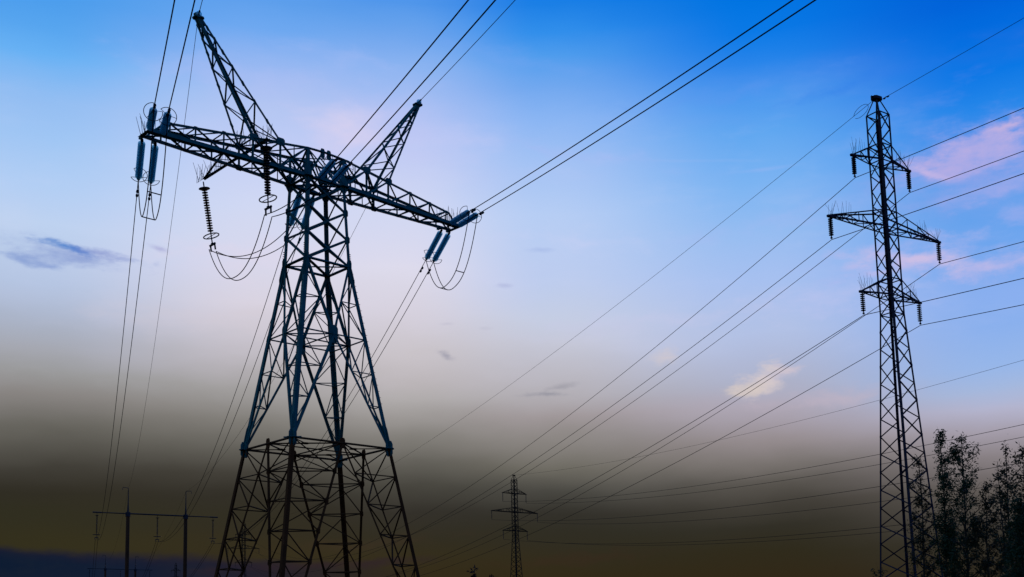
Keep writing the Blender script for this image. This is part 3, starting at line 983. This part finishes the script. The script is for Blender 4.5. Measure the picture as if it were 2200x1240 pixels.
def suspension_pylon(X, Y, th, dz, k, mat, label, gname, fat=1.0, detail=True):
    gz = ground_z(X, Y) - .2
    o = thing('suspension_pylon', label, 'pylon', (X, Y, gz), th, gname)
    off = dz - gz                               # heights in the table are above the near ground
    z1, zw, ztop = RT['z1'] + off, RT['zw'] + off, RT['ztop'] + off
    bl = lambda z: RT['bw'] + RT['sl'] * (zw - z)
    bu = lambda z: RT['b1'] + (RT['b3'] - RT['b1']) * (z1 - z) / (z1 - zw)
    B = lambda z: bl(z) if z < zw else bu(z)
    ra, rb = cos(.055), -sin(.055)                  # the mast stands slightly twisted under its arms
    P = lambda su, sv, z: T((su * ra - sv * rb) * B(z), (sv * ra + su * rb) * B(z), z)
    w1, w2, w3 = .17 * fat, .10 * fat, .075 * fat
    # tapering lower mast and straight upper mast, single lacing on every face
    for lo, hi, name, n in ((0, zw, 'lower_mast', 19), (zw, z1, 'upper_mast', 13)):
        mb = MB()
        if name == 'lower_mast':
            zz = [hi]; h = 1.30
            while zz[-1] - h > 0: zz.append(zz[-1] - h); h *= 1.0
            zz.append(0)
        else:
            zz = [hi - (hi - lo) * i / n for i in range(n + 1)]
        for i, (su, sv) in enumerate(corners):
            ow = V((su, -sv, 0))
            mb.angle(P(su, sv, lo + (1e-3 if lo else 0)), P(su, sv, hi), w1, ow)
            s2, v2 = corners[(i + 1) % 4]
            thick = w2 if sv > 0 or v2 > 0 else w3
            for j in range(len(zz) - 1):
                a, b = ((su, sv), (s2, v2)) if j % 2 == 0 else ((s2, v2), (su, sv))
                mb.angle(P(*a, zz[j]), P(*b, zz[j + 1]), thick, ow)
            if name == 'upper_mast':
                lv = [lo + .001, hi - .001] + [q + off for pr in RT['z'] for q in pr]
                for z in lv: mb.angle(P(su, sv, z), P(s2, v2, z), w2 * 1.05)
        if detail:
            gp = mb
            for su, sv in corners:
                for z in zz[1:-1:2]: gp.plate(P(su, sv, z), V((0, 0, 1)), V((su, -sv, 0)), .13, .07, .1)
        mb.build(name, mat, o)
    mb = MB()
    for su, sv in corners:
        mb.angle(P(su, sv, z1), T(su * .13, sv * .10, ztop), w2 * 1.1, V((su, -sv, 0)))
    mb.plate(T(0, 0, ztop), V((1, 0, 0)), V((0, 1, 0)), .42, .3, .22)
    mb.rod(T(-.55, 0, ztop + .05), T(.25, 0, ztop), .09)
    mb.build('earthwire_peak', mat, o)
    for lev in range(3):
        ztp, zb = RT['z'][lev][0] + off, RT['z'][lev][1] + off
        ua = RT['ua'][lev] * k
        for s in (-1, 1):
            mb = MB(); tip = T(s * ua, 0, zb)
            bb = {sv: (lambda t, sv=sv: lerp(P(s, sv, zb), tip + T(0, sv * .06, 0), t)) for sv in (1, -1)}
            tt = {sv: (lambda t, sv=sv: lerp(P(s, sv, ztp), tip + T(0, sv * .06, .10), t)) for sv in (1, -1)}
            for sv in (1, -1):
                mb.angle(bb[sv](0), bb[sv](1), w2 * 1.25, V((0, -sv, -1))); mb.angle(tt[sv](0), tt[sv](1), w2 * 1.1, V((0, -sv, 1)))
            n = 3 if lev == 1 else 1
            fr = [i / (n + 1) for i in range(n + 2)]
            for j in range(1, n + 1):
                for sv in (1, -1): mb.angle(bb[sv](fr[j]), tt[sv](fr[j]), w3)
                mb.angle(bb[1](fr[j]), bb[-1](fr[j]), w3)
                for sv in (1, -1): mb.angle(tt[sv](fr[j]), bb[sv](fr[j - 1] if j % 2 else fr[j + 1]), w3)
            for j in range(n + 1): mb.angle(bb[1 if j % 2 else -1](fr[j]), bb[-1 if j % 2 else 1](fr[j + 1] if j < n else .85), w3)
            mb.plate(tip, V((1, 0, 0)), V((0, 1, 0)), .28, .12, .14)
            arm = mb.build('crossarm', mat, o)
            if detail:
                spikes(arm, tip + V((-s * .1, 0, .1)), V((s * .3, .1, 0)), 6, 1.05, .8, 20 + lev * 2 + s, .012)
                spikes(arm, lerp(tip, T(s * B(ztp), 0, ztp), .3) + V((0, 0, .1)), V((s * 1.1, .1, 0)), 6, 1.0, .22, 40 + lev * 2 + s, .012)
    return o


def arm_tip(X, Y, th, dz, k, lev, s):
    u = RT['ua'][lev] * k * s
    return V((X + u * cos(th), Y + u * sin(th), RT['z'][lev][1] + dz))


PYL = {'R': (RT['X'], RT['Y'], RT['th'], 0.0, 1.0), 'F': (-17.627, 313.195, .735, 6.984, 1.402), 'B': (-125.578, 424.026, .563, 9.822, 1.0), 'D': (-276.15, 776.275, .5, 24.044, 1.0)}
suspension_pylon(*PYL['R'], MAT_STEEL_NAVY, 'slim dark lattice pylon with six arms on the right, standing behind the leafy trees', 'slim six-armed lattice pylons')
suspension_pylon(*PYL['F'], MAT_FAR, 'small distant six-armed lattice pylon near the bottom centre, clear of the others', 'slim six-armed lattice pylons', 1.5, False)
suspension_pylon(*PYL['B'], MAT_FAR, 'faint distant six-armed pylon seen through the left leg of the big pylon', 'slim six-armed lattice pylons', 1.2, False)
suspension_pylon(*PYL['D'], MAT_FAR, 'tiny faint six-armed pylon on the horizon between the two portal poles', 'slim six-armed lattice pylons', 1.4, False)

HM = {'R': hang_meshes(1.72, 9, .18, MAT_PORC, False), 'F': hang_meshes(2.4, 9, .15, MAT_PORC, False), 'B': hang_meshes(1.75, 8, .15, MAT_PORC, False), 'D': hang_meshes(1.75, 8, .15, MAT_PORC, False)}
LEN = {'R': 1.75, 'F': 2.45, 'B': 1.78, 'D': 1.78}
WHO = {'R': 'right-hand pylon', 'F': 'small bottom-centre pylon', 'B': 'faint pylon behind the big leg', 'D': 'tiny horizon pylon'}
for q in 'RFBD':
    for lev in range(3):
        for s in (-1, 1):
            hang(HM[q], arm_tip(*PYL[q], lev, s), f'{"black ribbed" if q == "R" else "tiny dark"} insulator under the {("top", "middle", "bottom")[lev]} {"left" if s < 0 else "right"} arm of the {WHO[q]}', 'suspension strings on six-armed pylons', rz=PYL[q][2])

SAG = {(0, -1): 16.6, (0, 1): 16.1, (1, -1): 14.7, (1, 1): 16.9, (2, -1): 13.8, (2, 1): 13.8}
DR = -ray(200, 1045); hr = V((DR.x, DR.y, 0)); TAN_R = -DR.z / hr.length; hr.normalize()
NF = (141.065, -56.777, 1.075, -1.01, 1.402)
for lev in range(3):
    for s in (-1, 1):
        nm = f'{("top", "middle", "bottom")[lev]} {"left" if s < 0 else "right"} arm'
        P = arm_tip(*PYL['R'], lev, s) - V((0, 0, LEN['R']))
        Q = arm_tip(*PYL['B'], lev, s) - V((0, 0, LEN['B']))
        wire('conductor', f'conductor sloping down left from the {nm} of the right-hand pylon', 'power line', parabola(P, Q, SAG[(lev, s)], 80, 1.2), .026, 'conductors of the right-hand pylon, far side')
        Q = P + hr * 420
        wire('conductor', f'conductor leaving the right edge from the {nm} of the right-hand pylon', 'power line', parabola(P, Q, TAN_R * 105, 90, 1.8), .026, 'conductors of the right-hand pylon, camera side')
        P = arm_tip(*PYL['F'], lev, s) - V((0, 0, LEN['F']))
        Q = arm_tip(*NF, lev, s) - V((0, 0, LEN['F']))
        wire('conductor', f'faint sagging conductor running right from the {nm} of the small bottom-centre pylon', 'power line', parabola(P, Q, 11.254, 90), .034, 'conductors of the small bottom-centre pylon')
top = V((RT['X'], RT['Y'], RT['ztop']))
o = wire('earth_wire', 'thin earth wire sloping down left from the top of the right-hand pylon', 'power line', parabola(top + V((-.3, -.1, -.2)), V((PYL['B'][0], PYL['B'][1], RT['ztop'] + PYL['B'][3])), 8.7, 80, 1.2), .018, 'earth wires of the right-hand pylon')
k = MB(); d = (V((PYL['B'][0], PYL['B'][1], 40)) - top); d.z = -12; d.normalize(); side = V((d.x, d.y, 0)).normalized()
c = V((.3, .1, .2)) + d * 1.4
k.tube([c + side * (.9 * cos(a) + .5) + V((0, 0, 1)) * (.42 * sin(a) - .1) for a in [radians(x) for x in range(0, 330, 18)]], .018)
k.build('slack_loop', MAT_WIRE, o)
DRs = -ray(200, 1177); tan_s = -DRs.z / V((DRs.x, DRs.y, 0)).length
wire('earth_wire', 'thin earth wire leaving the right edge from the top of the right-hand pylon', 'power line', parabola(top + V((.4, .2, 0)), top + V((.4, .2, 0)) + hr * 420, tan_s * 105, 90, 1.8), .018, 'earth wires of the right-hand pylon', top + V((.4, .2, 0)) + hr * .6)
wire('earth_wire', 'faint earth wire running right from the top of the small bottom-centre pylon', 'power line', parabola(V((-17.627, 313.195, RT['ztop'] + 6.984)), V((NF[0], NF[1], RT['ztop'] + NF[3])), 9.943, 90), .022, 'conductors of the small bottom-centre pylon')


# ---------------------------------------------------------------- trees
def tree(name, label, px_top, py_top, Y, crown_w, leaf, n_limb, n_leaf, mat, seed, px_base=None, bare=.12, top_dense=1.0, cat='tree', group='young trees on the right'):
    rnd = random.Random(seed)
    top_ = at(px_top, py_top, Y)
    bx = at(px_base or px_top, 1200, Y).x
    base = V((bx, Y, ground_z(bx, Y) - .1))
    o = thing(name, label, cat, base, 0, group)
    h = top_ - base
    ph = rnd.uniform(0, 6)
    stem = lambda t: V((h.x * t + .14 * sin(t * 7 + ph) * (1 - t), h.y * t + .12 * cos(t * 6 + ph) * (1 - t), h.z * t))
    mb = MB()
    mb.tube([stem(i / 16) for i in range(17)], .012 * h.z * .62, 6, False, .012)
    lf = MB()

    def put_leaf(p, size):
        d = V((rnd.gauss(0, 1), rnd.gauss(0, 1), rnd.gauss(-.35, .8)))
        if d.length < .1: return
        d.normalize(); a, b = MB.frame(d, V((rnd.gauss(0, 1), rnd.gauss(0, 1), rnd.gauss(0, 1))))
        l = size * rnd.uniform(.75, 1.45); w = l * rnd.uniform(.13, .22)
        i = len(lf.v)
        lf.v += [tuple(p), tuple(p + d * l * .45 + a * w + b * w * .3), tuple(p + d * l), tuple(p + d * l * .45 - a * w + b * w * .3)]
        lf.f += [(i, i + 1, i + 2), (i, i + 2, i + 3)]

    tot = 0
    limbs = []
    for k in range(n_limb):
        t = bare + (1 - bare) * (k + rnd.random()) / n_limb
        env = min(1.0, (1.02 - t) * 2.6) ** .8 * (.55 + .45 * min(1, (t - bare) * 4 + .3))
        ln = crown_w * env * rnd.uniform(.55, 1.25)
        az = k * 2.399 + rnd.uniform(-.5, .5)
        up = rnd.uniform(.7, 1.5)
        d = V((cos(az), sin(az), up)).normalized()
        p0 = stem(min(t, .985)); pts = [p0]
        for j in range(1, 6):
            f = j / 5
            pts.append(p0 + V((d.x, d.y, 0)) * ln * f + V((0, 0, 1)) * ln * up * (f - .18 * f * f) * .8 + V((rnd.uniform(-.06, .06), rnd.uniform(-.06, .06), rnd.uniform(-.05, .05))))
        mb.tube(pts, .004 * h.z * (1.1 - t) + .008, 4, False, .005)
        limbs.append((pts, ln, .12 + 1.9 * rnd.random() ** 1.8))
    limbs.append(([stem(.8 + .2 * j / 5) for j in range(6)], crown_w * .5, 1.5 * top_dense))
    wsum = sum(l * w for _, l, w in limbs)
    for pts, ln, wgt in limbs:
        n = int(n_leaf * ln * wgt / wsum)
        ncl = max(2, n // 15)
        for c in range(ncl):
            f = rnd.betavariate(1.9, 1.0) * 4.99; i = int(f)
            q = lerp(pts[i], pts[i + 1], f - i)
            tw = q + V((rnd.gauss(0, .22), rnd.gauss(0, .22), rnd.gauss(.05, .26)))
            if rnd.random() < .35: mb.rod(q, tw, .006, 3, .003)
            for _ in range(n // ncl):
                g_ = rnd.random()
                put_leaf(lerp(q, tw, g_) + V((rnd.gauss(0, .07), rnd.gauss(0, .07), rnd.gauss(0, .09))), leaf)
    mb.build('trunk', MAT_BARK, o)
    lf.build('crown', mat, o)
    return o


tree('young_tree', 'slender leafy tree in front of the right-hand pylon leg', 1974, 984, 60, 1.0, .14, 46, 4200, MAT_LEAF2, 11, 1981)
tree('young_tree', 'tallest narrow dark green tree, just right of the right-hand pylon', 2019, 926, 59, .85, .15, 62, 5000, MAT_LEAF, 12, 2030, .2, 1.6)
tree('young_tree', 'tall dark green tree with a broad shoulder, second right of the right-hand pylon', 2064, 940, 58, 1.85, .15, 66, 6500, MAT_LEAF, 13, 2076, .2, 1.4)
tree('young_tree', 'short bushy tree between the tall shoulder tree and the sparse one', 2116, 1046, 57, 1.3, .14, 46, 4600, MAT_LEAF2, 14)
tree('young_tree', 'sparse upright tree with separate round leaves near the right edge', 2160, 962, 55, 1.1, .16, 60, 2600, MAT_LEAF2, 15, 2166)
tree('young_tree', 'thin tree with bare twigs left of the sparse upright tree', 2143, 992, 56, .7, .16, 36, 900, MAT_LEAF2, 19, 2154)
tree('young_tree', 'sparse tree cut off by the right edge', 2196, 964, 54, 1.1, .16, 60, 3000, MAT_LEAF2, 16, 2200)
tree('young_tree', 'dense dark low tree at the bottom right corner', 2188, 1075, 53, 1.4, .15, 60, 7600, MAT_LEAF, 17)
tree('young_tree', 'low bushy tree at the foot of the tall shoulder tree', 2046, 1096, 61, 1.35, .14, 40, 1900, MAT_LEAF2, 18)
tree('small_tree', 'dark spire-shaped tree top at the bottom edge, left of the small pylon', 1019, 1217, 95, .75, .3, 36, 1300, MAT_LEAF3, 21, None, .1, 1, 'tree', 'small tree tops along the bottom edge')
tree('small_tree', 'tiny dark tree top at the bottom edge, beside the spire-shaped one', 1056, 1233, 98, .7, .3, 30, 900, MAT_LEAF3, 22, None, .1, 1, 'tree', 'small tree tops along the bottom edge')
tree('small_tree', 'thin leafy shoots at the foot of the right-hand pylon', 1891, 1222, 72, .7, .17, 30, 800, MAT_LEAF2, 23, None, .1, 1, 'tree', 'small tree tops along the bottom edge')
